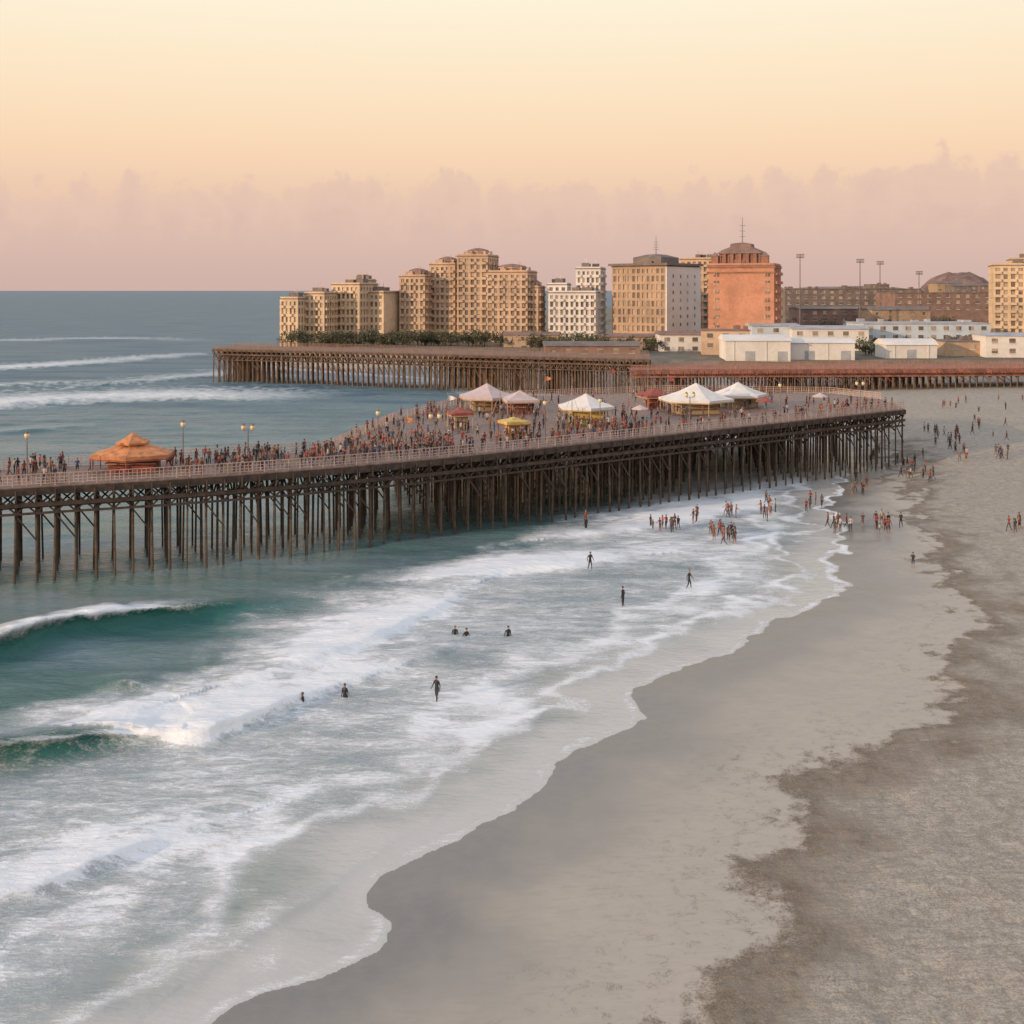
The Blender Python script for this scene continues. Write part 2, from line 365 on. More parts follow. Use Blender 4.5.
def resample(pts, step):
    a = np.array(pts, float); s = np.r_[0, np.cumsum(np.hypot(*np.diff(a, axis=0).T))]
    n = max(2, int(s[-1]/step)+1); q = np.linspace(0, s[-1], n)
    return [(float(np.interp(k, s, a[:, 0])), float(np.interp(k, s, a[:, 1]))) for k in q]
def inpoly(x, y, poly):
    r = False; m = len(poly)
    for i in range(m):
        ax, ay = poly[i]; bx, by = poly[(i+1) % m]
        if (ay > y) != (by > y) and x < (bx-ax)*(y-ay)/(by-ay)+ax: r = not r
    return r
def pier(name, front, rear, z, step, rows, timber, railm, pile_w=.34, rowgap=3.6, brace=2.6, rear_rail=True, fascia=.5, beams=None, deckm=None):
    root = empty(name, (front[0][0], front[0][1], z))
    P = resample(front, step); outline = [*front]+[*rear][::-1]
    dk = MB(); n = len(outline)
    vs = [(x, y, z) for x, y in outline]+[(x, y, z-.28) for x, y in outline]
    dk.add(vs, [tuple(range(n)), tuple(range(2*n-1, n-1, -1))]+[(i, n+i, n+(i+1) % n, (i+1) % n) for i in range(n)])
    dk.obj('deck', deckm or timber, root)
    pl = MB(); br = MB(); rl = MB()
    dirs = []
    for i in range(len(P)):
        a = P[max(i-1, 0)]; c_ = P[min(i+1, len(P)-1)]; dx, dy = c_[0]-a[0], c_[1]-a[1]; l = math.hypot(dx, dy); dirs.append((dx/l, dy/l))
    prev = None
    for i, (x, y) in enumerate(P):
        tx, ty = dirs[i]; nx, ny = -ty, tx
        tops = []
        for j in range(rows):
            o = .5+j*rowgap
            qx, qy = x+nx*o, y+ny*o
            if not inpoly(qx, qy, outline) and j > 0: break
            lx = rnd.uniform(-.25, .25); ly = rnd.uniform(-.25, .25)
            w = pile_w*rnd.uniform(.75, 1.2)
            pl.beam((qx+lx, qy+ly, -4), (qx, qy, z-.3), w, n=6, w2=w*.85)
            tops.append((qx, qy))
        if len(tops) > 1:
            br.beam((tops[0][0]-nx*.35, tops[0][1]-ny*.35, z-.62), (tops[-1][0], tops[-1][1], z-.62), .3, .42)
            for j in range(min(len(tops)-1, 3)):
                if (i+j) % 2 == 0: br.beam((*tops[j], z-.9), (*tops[j+1], z-brace-.8), .14, .2)
                else: br.beam((*tops[j+1], z-.9), (*tops[j], z-brace-.8), .14, .2)
        if prev:
            for j in range(min(2, len(tops), len(prev))):
                p, q = prev[j], tops[j]; f = -.22 if j == 0 else -.1
                e = (nx*f, ny*f)
                br.beam((p[0]+e[0], p[1]+e[1], z-.95), (q[0]+e[0], q[1]+e[1], z-brace), .1, .16)
                br.beam((q[0]+e[0]*1.5, q[1]+e[1]*1.5, z-.95), (p[0]+e[0]*1.5, p[1]+e[1]*1.5, z-brace), .1, .16)
                br.beam((p[0]+e[0]*1.9, p[1]+e[1]*1.9, z-brace), (q[0]+e[0]*1.9, q[1]+e[1]*1.9, z-brace), .16, .22)
                if rnd.random() < .45: br.beam((p[0]+e[0], p[1]+e[1], z-brace-.2), (q[0]+e[0], q[1]+e[1], z-brace*2.), .1, .14)
            p, q = prev[0], tops[0]; o2 = -.62
            br.beam((p[0]+nx*o2, p[1]+ny*o2, z-.1-fascia/2-.02), (q[0]+nx*o2, q[1]+ny*o2, z-.1-fascia/2-.02), .16, fascia)
            br.beam((p[0]-nx*.8, p[1]-ny*.8, z-.3), (p[0]-nx*.8, p[1]-ny*.8, z-1.3), .14)
            if fascia > .6: br.beam((p[0]-nx*.5, p[1]-ny*.5, z-1.75), (q[0]-nx*.5, q[1]-ny*.5, z-1.75), .14, .4)
        prev = tops
    def railing(line, inset, side):
        R = resample(line, 1.25)
        for i in range(len(R)):
            a = R[i]; pr = R[max(i-1, 0)]; nxp = R[min(i+1, len(R)-1)]
            dx, dy = nxp[0]-pr[0], nxp[1]-pr[1]; l = math.hypot(dx, dy) or 1; ox, oy = -dy/l*inset*side, dx/l*inset*side
            rl.box(a[0]+ox, a[1]+oy, z+.55, .10, .10, 1.1, math.atan2(dy, dx))
            if i < len(R)-1:
                b_ = R[i+1]
                for hz, w in ((1.13, .12), (.78, .05), (.48, .05), (.2, .06)):
                    rl.beam((a[0]+ox, a[1]+oy, z+hz), (b_[0]+ox, b_[1]+oy, z+hz), w, .06)
                for k in (1/3., 2/3.):
                    rl.box(a[0]*(1-k)+b_[0]*k+ox, a[1]*(1-k)+b_[1]*k+oy, z+.62, .045, .045, .95)
    railing(front, .25, 1)
    if rear_rail: railing(rear, .25, -1)
    pl.obj('piles', timber, root); br.obj('braces_and_beams', beams or timber, root); rl.obj('railing', railm, root)
    return root, outline

ZP = 9.2
def fy(px):
    return float(np.interp(px, [-700, -150, 0, 180, 350, 480, 600, 760, 905], [540, 497, 488, 478.5, 466, 454, 441.5, 424.5, 409]))
front = chaikin([site(p, fy(p), ZP) for p in (-700, -300, 0, 180, 350, 480, 600, 760, 905)], False, 2)
nar = []
for i, (x, y) in enumerate(front):
    a = front[max(i-1, 0)]; c_ = front[min(i+1, len(front)-1)]; dx, dy = c_[0]-a[0], c_[1]-a[1]; l = math.hypot(dx, dy)
    if x < -15: nar.append((x-dy/l*12, y+dx/l*12))
rear = nar+[(-17.5, 158), (-6, 190), (28, 204), (58, 200), (63.6, 189)]
main_pier, pier_out = pier('wooden_pier', front, rear, ZP, 1.75, 14, wood, rail_m, pile_w=.29, rowgap=3.3, fascia=.7, beams=wood_d, deckm=wood_l)

Z2 = 10.2
front2 = chaikin([site(213, 348.5, Z2), site(330, 351, Z2), site(480, 355, Z2), site(650, 359, Z2)], False, 2)
rear2 = [(x+2, y+18) for x, y in front2]
pier('fishing_pier', front2, rear2, Z2, 1.7, 6, wood2, mat('old_railing', (.28, .17, .12), .85), .46, 3.0, 3.4, True, .7, beams=mat('old_pier_beams', (.13, .078, .052), .85, .4, .6), deckm=mat('old_deck', (.20, .13, .10), .85))
Z3 = 8.0
front3 = [site(632, 370, Z3), site(760, 369.5, Z3), site(900, 369, Z3), site(1024, 368.5, Z3), (230, 283)]
rear3 = [(x, y+16) for x, y in front3]
pier('boardwalk', front3, rear3, Z3, 1.8, 5, wood2, mat('boardwalk_rail', (.42, .21, .14), .8), .42, brace=1.8, fascia=.9, beams=red_m, deckm=red_m)

# ================================================================= BUILDINGS
glass, t, b = nt('window_glass'); g = G(t)
c = g.n('ShaderNodeTexCoord').outputs['Object']
vm = g.n('ShaderNodeVectorMath', operation='SNAP'); t.links.new(c, vm.inputs[0]); vm.inputs[1].default_value = (2.1, 2.1, 3.05)
wn = g.n('ShaderNodeTexWhiteNoise'); t.links.new(vm.outputs[0], wn.inputs['Vector'])
t.links.new(g.mix(g.ss(wn.outputs[0], .2, .95), (.15, .12, .105), (.46, .36, .27)), b.inputs['Base Color']); b.inputs['Roughness'].default_value = .25
M_cream = mat('cream_render', (.64, .47, .31), .8, .2, .08); M_beige = mat('beige_render', (.54, .375, .255), .8, .22, .08)  # distance haze put into the building base colours: tones muted and paled
M_white = mat('white_render', (.72, .67, .62), .8, .1, .1); M_tan = mat('tan_concrete', (.43, .29, .195), .8, .2, .1)
M_brick = mat('orange_brick', (.53, .25, .155), .85, .18, .15); M_brickd = mat('dark_brick', (.29, .145, .10), .85, .25, .25)
M_roof = mat('roof_dark', (.19, .15, .135), .9, .25, .3); M_roofr = mat('roof_redbrown', (.25, .155, .125), .9, .25, .3)
M_roofg = mat('roof_grey', (.40, .40, .42), .8, .2, .2); M_metal = mat('galvanised_metal', (.35, .33, .32), .5, .1, 1., 0, .3)
M_blue = mat('pale_blue_cladding', (.56, .61, .66), .6, .12, .2)

class Bld:
    def __init__(s, name, px, Y, z0=7.0):
        s.x = atx(px, Y); s.y = Y; s.z0 = z0; s.root = empty(name, (s.x, s.y, z0)); s.p = {}
    def mb(s, n, m):
        if n not in s.p: s.p[n] = (MB(), m)
        return s.p[n][0]
    def done(s):
        for n, (mb, m) in s.p.items():
            if mb.v: mb.obj(n, m, s.root)
    def tower(s, ox, oy, w, d, z1, rot, wall, bw, bd, z0=None, fh=3.05, blank=(), balcony=(), sp=1.15, roof=M_roof, cap=True):
        r = math.radians(rot); z0 = s.z0-2 if z0 is None else z0; h = z1-z0; nf = max(1, round(h/fh)); fh = h/nf
        X, Y = s.x+ox, s.y+oy; c_, sn = math.cos(r), math.sin(r)
        def L(x, y): return X+x*c_-y*sn, Y+x*sn+y*c_
        wn_ = 'walls' if wall in (M_cream, M_beige, M_white) else 'walls_'+wall.name
        wl = s.mb(wn_, wall); gl = s.mb('windows', glass); rf = s.mb('roof', roof)
        gl.box(X, Y, z0+h/2-.2, w-.7, d-.7, h-.6, r)
        for i in range(nf+1):
            hh = sp if i < nf else sp*.8
            wl.box(X, Y, z0+i*fh+(hh/2-.35 if i < nf else -hh/2), w, d, hh, r)
        for side, (n, ww) in enumerate(((bw, w), (bd, d), (bw, w), (bd, d))):
            if side in blank: 
                if side == 0: q = L(0, -d/2+.12)
                elif side == 1: q = L(w/2-.12, 0)
                elif side == 2: q = L(0, d/2-.12)
                else: q = L(-w/2+.12, 0)
                if side % 2 == 0: wl.box(q[0], q[1], z0+h/2-.3, w-.1, .36, h-.7, r)
                else: wl.box(q[0], q[1], z0+h/2-.3, .36, d-.1, h-.7, r)
                continue
            for k in range(n+1):
                u = (k/n-.5)*(ww-.8); pw = .75 if k in (0, n) else ww/n*.42
                e = .28
                if side == 0: q = L(u, -d/2+e)
                elif side == 1: q = L(w/2-e, u)
                elif side == 2: q = L(u, d/2-e)
                else: q = L(-w/2+e, u)
                if side % 2 == 0: wl.box(q[0], q[1], z0+h/2-.3, pw, .5, h-.7, r)
                else: wl.box(q[0], q[1], z0+h/2-.3, .5, pw, h-.7, r)
            if side in balcony:
                for k in range(n):
                    if k % 2: continue
                    u = ((k+.5)/n-.5)*(ww-.8)
                    for i in range(1, nf):
                        zz = z0+i*fh
                        if side == 0: q = L(u, -d/2-.42); sx, sy = ww/n*.85, .82
                        else: q = L(w/2+.42 if side == 1 else -w/2-.42, u); sx, sy = .82, ww/n*.85
                        wl.box(q[0], q[1], zz+.3, sx, sy, 1.0, r)
        if cap:
            rf.box(X, Y, z1+.16, w+.5, d+.5, .32, r)
            wl.box(X, Y, z1+.62, w-.2, d-.2, .6, r)
            for _ in range(3):
                q = L(rnd.uniform(-.3, .3)*w, rnd.uniform(-.3, .3)*d)
                rf.box(q[0], q[1], z1+1.5, rnd.uniform(2, 4), rnd.uniform(2, 4), rnd.uniform(1.2, 2.4), r)
                wl.box(q[0], q[1], z1+rnd.uniform(2.4, 3.4), .15, .15, 3., r)

B_ = Bld('hotel_building', 308, 430); B_.tower(-4.6, 0, 8, 11, topz(299, 430), -20, M_cream, 4, 5, balcony=(0,)); B_.tower(4.4, 3, 9, 10, topz(294, 430), -20, M_cream, 4, 5, balcony=(0, 1)); B_.done()
B_ = Bld('hotel_building', 368, 440); B_.tower(-5.5, 2, 13, 14, topz(285, 440), -24, M_cream, 6, 6, balcony=(0,)); B_.tower(6, 6, 9, 17, topz(293, 440), -24, M_white, 4, 7, blank=(1,)); B_.tower(-3, 6, 8, 8, topz(281, 440), -24, M_cream, 3, 3, z0=26); B_.done()
B_ = Bld('resort_hotel', 470, 450)
for pxc, w, d, tp, oy in ((418, 11, 14, 277, 0), (447, 11, 14, 265, 5), (478, 13, 16, 257, 0), (512, 17, 16, 273, -4), (533, 7, 12, 288, -6)):
    B_.tower(atx(pxc, 450)-B_.x, oy, w, d, topz(tp, 450), -15, M_beige, max(4, int(w/2.2)), 6, balcony=(0, 1), roof=M_roofr)
    z = topz(tp, 450); xx = atx(pxc, 450)
    B_.mb('walls', M_beige).lathe(xx, 450+oy, [(w*.32, z+.5), (w*.32, z+1.6), (w*.37, z+1.8), (w*.37, z+2.1)], 12)
    B_.mb('roof', M_roofr).lathe(xx, 450+oy, [(w*.37, z+2.1), (w*.32, z+2.8), (w*.16, z+3.4), (.01, z+3.7)], 12)
    for k in range(6):
        a = k*math.pi/3; B_.mb('walls', M_beige).box(xx+math.cos(a)*w*.42, 450+oy+math.sin(a)*w*.42, z+1.2, .9, .9, 2.2)
B_.tower(0, 8, 50, 10, topz(285, 450), -6, M_beige, 20, 4)
B_.done()
B_ = Bld('apartment_building', 577, 440); B_.tower(-1, -2, 19, 12, topz(293, 440), -14, M_white, 9, 5, balcony=(0,)); B_.tower(6, 6, 10, 13, topz(269, 440), -14, M_white, 5, 6, balcony=(0, 1)); B_.tower(-7, 3, 8, 8, topz(285, 440), -14, M_white, 3, 3); B_.done()
B_ = Bld('office_tower', 658, 430); B_.tower(0, 6, 25, 25, topz(267, 430), -40, M_tan, 11, 9, blank=(), balcony=(), sp=1.0)
r40 = math.radians(-40)
zt = topz(267, 430)
q = (B_.x+math.cos(r40)*12.62, B_.y+6+math.sin(r40)*12.62)
wp = B_.mb('side_wall', M_white); wp.box(q[0], q[1], (zt+5)/2, .5, 25.3, zt-5-.1, r40)
for i in range(9):
    for k in (-8, -2.6, 2.6, 8):
        B_.mb('windows', glass).box(q[0]+math.cos(r40)*.22-math.sin(r40)*k, q[1]+math.sin(r40)*.22+math.cos(r40)*k, 8.5+i*3.1, .1, 1.0, 1.3, r40)
B_.mb('roof', M_roof).box(B_.x, B_.y+6, zt+.9, 27.2, 27.2, .9, r40)
B_.mb('roof', M_roof).box(B_.x, B_.y+6, zt+2.6, 13, 13, 2.5, r40)
B_.mb('roof', M_roof).lathe(B_.x, B_.y+6, [(9.0, zt+3.86), (4, zt+5.0), (.01, zt+5.3)], 4, r40+math.pi/4)
B_.mb('mast', M_metal).beam((B_.x, B_.y+6, zt+5.), (B_.x, B_.y+6, zt+12.5), .5, n=6, w2=.2)
for k in range(4): B_.mb('mast', M_metal).beam((B_.x-1.2+k*.1, B_.y+6, zt+7+k), (B_.x+1.2-k*.1, B_.y+6, zt+7+k), .18)
B_.done()
B_ = Bld('apartment_building', 700, 480); B_.tower(0, 0, 15, 14, topz(260, 480), -20, M_beige, 6, 5, balcony=(0,)); B_.done()
B_ = Bld('brick_hotel_tower', 748, 400); r = -20; zt = topz(266, 400)
B_.tower(0, 5, 23.5, 21, zt, r, M_brick, 4, 7, blank=(0,), balcony=(1,), sp=1.2, roof=M_roofr)
rr = math.radians(r)
def LG(x, y): return B_.x+x*math.cos(rr)-y*math.sin(rr), B_.y+5+x*math.sin(rr)+y*math.cos(rr)
for i in range(9):
    for k in (-9.4, -8.2, 8.6, 9.8):
        q = LG(k, -10.62); B_.mb('windows', glass).box(q[0], q[1], 9.2+i*3.05, .8, .12, 1.5, rr)
for hh in (12.5, zt-2.4, zt-.5):
    q = LG(0, 0); B_.mb('cornice', M_brickd).box(q[0], q[1], hh, 24.3, 21.8, .5, rr)
q = LG(-1, 0)
B_.tower(q[0]-B_.x, q[1]-B_.y, 15, 13, zt+4.5, r, M_brickd, 5, 4, z0=zt+.3, cap=False)
B_.mb('roof', M_roofr).lathe(q[0], q[1], [(11.4, zt+4.5), (9.2, zt+5.8), (5.5, zt+7.0), (5.2, zt+8.2), (2.5, zt+8.6), (.01, zt+8.8)], 4, rr+math.pi/4, 1, .9)
for k in (-5.5, -2.75, 0, 2.75, 5.5):
    q2 = LG(-1+k, -6.9); B_.mb('dormers', M_brickd).box(q2[0], q2[1], zt+2.5, 1.2, .6, 3.8, rr)
for k in (-1, 1):
    q2 = LG(-1+k*9, -6); B_.mb('turrets', M_brickd).box(q2[0], q2[1], zt+1.9, 2.6, 2.6, 3.2, rr); B_.mb('roof', M_roofr).lathe(q2[0], q2[1], [(2.1, zt+3.5), (.01, zt+5.2)], 4, rr+math.pi/4)
B_.mb('mast', M_metal).beam((q[0], q[1], zt+8.2), (q[0], q[1], zt+18), .6, n=6, w2=.25)
for k in range(3): B_.mb('mast', M_metal).beam((q[0]-1, q[1], zt+11+k*2), (q[0]+1, q[1], zt+11+k*2), .2)
B_.done()
B_ = Bld('balcony_hotel', 1025, 420); B_.tower(0, 0, 24, 18, topz(266, 420), -18, M_cream, 9, 6, balcony=(0, 1)); B_.tower(2, 4, 12, 10, topz(260, 420), -18, M_cream, 4, 4, z0=36); B_.tower(26, 8, 20, 18, topz(275, 420), -18, M_beige, 8, 6, balcony=(0,)); B_.done()
def low(name, x0, x1, top, Y, wall, d=14, rot=0, roof=M_roofg, gable=0., z0=6.6, doors=True, win=0):
    w = (x1-x0)/F*Y; B_ = Bld(name, (x0+x1)/2, Y, z0); zt = topz(top, Y); r = math.radians(rot); X, Yc = B_.x, B_.y+d/2
    wl = B_.mb('walls', wall); wl.box(X, Yc, (z0-2+zt)/2, w, d, zt-z0+2, r)
    rf = B_.mb('roof', roof)
    c_, sn = math.cos(r), math.sin(r)
    def L(x, y): return X+x*c_-y*sn, Yc+x*sn+y*c_
    if gable > 0:
        n = 8; vs = []
        for i in range(n+1):
            tt = i/n; y = (tt-.5)*(d+1); z = zt+gable*math.sin(math.pi*tt)
            for x in (-w/2-.4, w/2+.4): q = L(x, y); vs.append((q[0], q[1], z+.02))
        fs = [(2*i, 2*i+1, 2*i+3, 2*i+2) for i in range(n)]+[tuple(range(0, 2*n+2, 2)), tuple(range(2*n+1, 0, -2))]
        rf.add(vs, fs)
    else:
        rf.box(X, Yc, zt+.15, w+.5, d+.5, .3, r)
        for k in range(int(w/9)+1):
            q = L(rnd.uniform(-.45, .45)*w, rnd.uniform(-.3, .3)*d); rf.box(q[0], q[1], zt+.9, rnd.uniform(1, 3), rnd.uniform(1, 3), rnd.uniform(.7, 1.4), r)
    k = max(2, int(w/4.5)); nf = max(1, win)
    for i in range(k):
        for f in range(nf):
            q = L(((i+.5)/k-.5)*w, -d/2-.03)
            zc = zt-1.5-f*3.1
            if win: B_.mb('windows', glass).box(q[0], q[1], zc, 1.8, .14, 1.4, r); B_.mb('sills', M_white).box(q[0], q[1]-.08, zc-.8, 2.1, .25, .15, r)
            elif doors and i % 2: B_.mb('doors', M_roofg).box(q[0], q[1], z0+1.6, 2.8, .14, 3.4, r)
            else: B_.mb('pilasters', wall).box(q[0], q[1], (z0+zt)/2, .35, .3, zt-z0-.3, r)
    B_.done()
low('white_warehouse', 728, 792, 341, 325, M_white, 16, -4, M_white, 1.6)
low('white_warehouse', 785, 856, 343, 328, M_white, 16, -4, M_white, 1.2)
low('beach_club', 705, 752, 331, 352, M_beige, 12, -8, M_roofr, 0, win=2)
low('shop_building', 660, 702, 335, 372, M_white, 12, 0, M_roofr, 1.2, win=2)
low('shop_building', 752, 800, 326, 385, M_blue, 16, 0, M_roofg, .8, win=2)
low('shop_building', 795, 870, 329, 378, M_white, 16, -5, M_roofg, 1.0, win=2)
low('exhibition_hall', 862, 990, 324, 392, M_blue, 22, 2, M_roofg, 0, win=2)
low('white_marquee_hall', 886, 937, 345, 335, M_white, 10, 0, M_white, 1.8, win=0)
low('shop_building', 946, 1000, 342, 345, M_beige, 14, 0, M_roof, 0, win=1)
low('shop_building', 990, 1075, 336, 338, M_white, 14, -6, M_roofg, .8, win=2)
low('parking_garage', 785, 905, 289, 600, M_roof, 30, 0, M_roof, 0, win=3)
low('parking_garage', 895, 992, 293, 560, M_roofr, 30, 0, M_roof, 0, win=3)
low('shop_building', 800, 870, 309, 500, M_roofr, 20, 0, M_roof, 1, win=2)
low('beach_pavilion', 545, 640, 346, 345, M_roofr, 14, 0, M_roof, 1.2, win=1)
low('shop_building', 600, 665, 337, 385, M_beige, 12, 0, M_roofr, 1, win=2)
low('shop_building', 870, 930, 310, 480, M_tan, 16, 4, M_roof, 1.5, win=2)
low('shop_building', 505, 560, 335, 400, M_tan, 12, -6, M_roofr, 1., win=2)
for i in range(14):
    x0 = 780+i*22+rnd.uniform(-5, 5)
    low('distant_house', x0, x0+rnd.uniform(14, 30), rnd.uniform(282, 292), rnd.uniform(650, 900), rnd.choice([M_tan, M_roofr, M_roof]), 16, 0, M_roof, rnd.choice([0, 1.5]), win=2)
def hill(name, pxc, Y, rx, ry, h, m):
    n = 60; vs = []; fs = []; X0 = atx(pxc, Y)
    for j in range(n+1):
        for i in range(n+1):
            x = (i/n-.5)*2; y = (j/n-.5)*2; rr_ = math.hypot(x, y)
            k = max(0, 1-rr_**2.2)
            vs.append((X0+x*rx, Y+y*ry, 8+h*k**.8+k*2.5*float(fbm(np.array([x*6+pxc]), np.array([y*6.]), 7, 4)[0])*2))
    for j in range(n):
        for i in range(n): a = j*(n+1)+i; fs.append((a, a+1, a+n+2, a+n+1))
    mb = MB(); mb.add(vs, fs); mb.obj(name, m, None, True)
hill('hill', 957, 950, 40, 60, topz(271, 950)-9, mat('dry_hillside', (.20, .125, .105), .95, .4, .15))
hill('hill', 1060, 1100, 190, 100, topz(284, 1100)-9, mat('green_hillside', (.15, .125, .105), .95, .4, .1))
hill('hill', 850, 1500, 190, 100, topz(286, 1500)-9, mat('far_hillside', (.24, .185, .17), .95, .3, .05))

for px, tp, Y in ((800, 255, 450), (860, 260, 470), (880, 262, 500), (919, 272, 520)):
    X = atx(px, Y); z = topz(tp, Y); rt = empty('floodlight_mast', (X, Y, 7)); mb = MB(); mb.beam((X, Y, 6), (X, Y, z), .6, n=8, w2=.3)
    mb.beam((X-1.5, Y, z), (X+1.5, Y, z), .2); mb.beam((X-1.5, Y, z-1), (X+1.5, Y, z-1), .2); mb.obj('pole', M_roof, rt)
    h = MB()
    for k in (-1.3, -.45, .45, 1.3):
        for dz in (0.1, -.9): h.box(X+k, Y-.3, z+dz, .7, .4, .7)
    h.obj('lamp_heads', M_metal, rt)

# ================================================================= TREES (distant masses)
leaf = mat('foliage', (.09, .09, .046), .8, .5, .4)
bark = mat('bark', (.10, .07, .05), .9)
def trees(name, spots):
    rt = empty(name, (spots[0][0], spots[0][1], 7)); tr = MB(); lf = MB()
    for x, y, z, h in spots:
        tr.beam((x, y, z-.5), (x+rnd.uniform(-.4, .4), y, z+h*.6), .4, n=6, w2=.15)
        cl = [(x+rnd.gauss(0, h*.28), y+rnd.gauss(0, h*.25), z+h*rnd.uniform(.4, .88), h*rnd.uniform(.14, .26)) for _ in range(7)]
        for q in cl: tr.beam((x, y, z+h*.35), q[:3], .15, n=4, w2=.05)
        for cx, cy, cz, r in cl:
            for _ in range(38):
                v = Vector((rnd.gauss(0, 1), rnd.gauss(0, 1), rnd.gauss(0, .8))).normalized()*r*rnd.uniform(.5, 1.15)
                p = Vector((cx, cy, cz))+v; s = rnd.uniform(.18, .42)
                a = Vector((rnd.gauss(0, 1), rnd.gauss(0, 1), rnd.gauss(0, 1))).normalized(); b2 = a.orthogonal().normalized(); c2 = a.cross(b2)
                lf.add([p-b2*s, p-c2*s*.6, p+b2*s, p+c2*s*.6], [(0, 1, 2, 3)])
    tr.obj('trunks_and_limbs', bark, rt); lf.obj('leaves', leaf, rt)
sp = []
for i in range(95):
    px = rnd.uniform(284, 545); Y = rnd.uniform(398, 418)+ (6 if px < 300 else 0); sp.append((atx(px, Y), Y, 6.8, rnd.uniform(3.6, 7)))
trees('tree_row', sp)
sp = []
for i in range(34):
    px = rnd.uniform(530, 665); Y = rnd.uniform(362, 400); sp.append((atx(px, Y), Y, 6.8, rnd.uniform(3.5, 7)))
trees('tree_row', sp)
sp = []
for i in range(40):
    px = rnd.uniform(860, 1040); Y = rnd.uniform(350, 385); sp.append((atx(px, Y), Y, 6.8, rnd.uniform(3, 6)))
for i in range(50):
    px = rnd.uniform(790, 1000); Y = rnd.uniform(430, 540); sp.append((atx(px, Y), Y, 7, rnd.uniform(5, 9)))
trees('tree_row', sp)

# ================================================================= PIER FURNITURE
def deck_pt(px, py): return site(px, py, ZP)
cv_white = mat('white_canvas', (.74, .69, .64), .8, .1, .8); cv_or = mat('orange_canvas', (.54, .22, .09), .8, .35, 1.5); cv_pink = mat('pink_canvas', (.56, .44, .42), .8, .12, .8)
cv_yel = mat('yellow_panel', (.58, .42, .12), .7, .25, 1.5); cv_red = mat('red_canvas', (.30, .075, .055), .8, .3, 1.5); cv_tan = mat('tan_panel', (.42, .31, .2), .8)
def tent(name, px, py, w, d, hw, hp, roof, trim, n=4, rot=.3, walls=None):
    x, y = deck_pt(px, py); rt = empty(name, (x, y, ZP)); k = 1/math.cos(math.pi/n); R = w/2*k; a0 = rot+math.pi/n
    rf = MB(); z = ZP+hw
    rf.lathe(x, y, [(R, z-.35), (R*1.01, z), (R*.86, z+hp*.09), (R*.72, z+(hp)*.20), (R*.45, z+hp*.45), (R*.2, z+hp*.75), (.05, z+hp)], n, a0, 1, d/w); rf.obj('canopy', roof, rt)
    tr = MB()
    for i in range(n):
        a = a0+2*math.pi*i/n; px_, py_ = x+R*.95*math.cos(a), y+R*.95*math.sin(a)*d/w
        tr.beam((px_, py_, ZP), (px_, py_, z-.1), .14, n=6)
    tr.lathe(x, y, [(R*1.02, z-.5), (R*1.02, z-.36)], n, a0, 1, d/w)
    tr.beam((x, y, z+hp-.2), (x, y, z+hp+.7), .12, n=6, w2=.04)
    tr.obj('frame', trim, rt)
    if walls:
        wl = MB(); wl.box(x, y+.5, ZP+hw*.42, w*.6, d*.5, hw*.84, rot); wl.obj('counter', walls, rt)
        w2 = MB(); w2.box(x, y+.2, ZP+.95, w*.66, d*.56, .12, rot); w2.obj('worktop', cv_tan, rt)
    return x, y
tent('orange_pagoda_tent', 133, 471, 7.8, 6.0, 1.9, 1.6, cv_or, cv_red, 6, .1, cv_red)
x, y = deck_pt(133, 471)
mb = MB(); mb.lathe(x, y, [(1.7, ZP+2.85), (1.8, ZP+3.05), (1.0, ZP+3.4), (.05, ZP+4.0)], 6, .1+math.pi/6); o = mb.obj('upper_roof', cv_or, bpy.data.objects['orange_pagoda_tent'])
tent('white_pavilion_tent', 586, 424, 7.2, 7, 2.6, 1.7, cv_white, cv_tan, 6, .1, cv_yel)
tent('white_pavilion_tent', 696, 413, 10, 9, 2.3, 2.3, cv_white, cv_tan, 6, .2, cv_tan)
tent('white_pavilion_tent', 738, 407, 8, 8, 2.2, 1.8, cv_white, cv_tan, 6, .5, cv_tan)
tent('pink_pavilion_tent', 487, 410, 8, 8, 2.3, 1.9, cv_pink, cv_tan, 6, .2, cv_tan)
tent('pink_pavilion_tent', 520, 413, 5, 5, 2.2, 1.3, cv_pink, cv_tan, 4, .2, cv_red)
tent('yellow_kiosk', 514, 438, 3.2, 2.8, 2.2, .5, cv_yel, cv_red, 4, .4, cv_yel)
tent('market_stall', 655, 408, 4.5, 4, 2.2, 1.0, cv_red, cv_tan, 4, .3, cv_red)
tent('market_stall', 460, 428, 3.0, 3, 2.2, .6, cv_red, cv_tan, 4, .3, cv_tan)
def umbrella(px, py, m):
    x, y = deck_pt(px, py); rt = empty('patio_umbrella', (x, y, ZP)); a = MB(); a.beam((x, y, ZP), (x, y, ZP+2.7), .07, n=6); a.lathe(x, y, [(.35, ZP), (.35, ZP+.1), (.05, ZP+.12)], 8); a.obj('pole_and_base', M_metal, rt)
    a = MB(); a.lathe(x, y, [(1.2, ZP+2.05), (1.2, ZP+2.15), (.7, ZP+2.4), (.03, ZP+2.7)], 8); a.obj('canopy', m, rt)
for px, py in ((640, 424), (765, 415), (820, 410)):
    umbrella(px, py, rnd.choice([cv_pink, cv_red]))
lampglass = mat('lamp_glass', (.75, .60, .35), .3, .05)
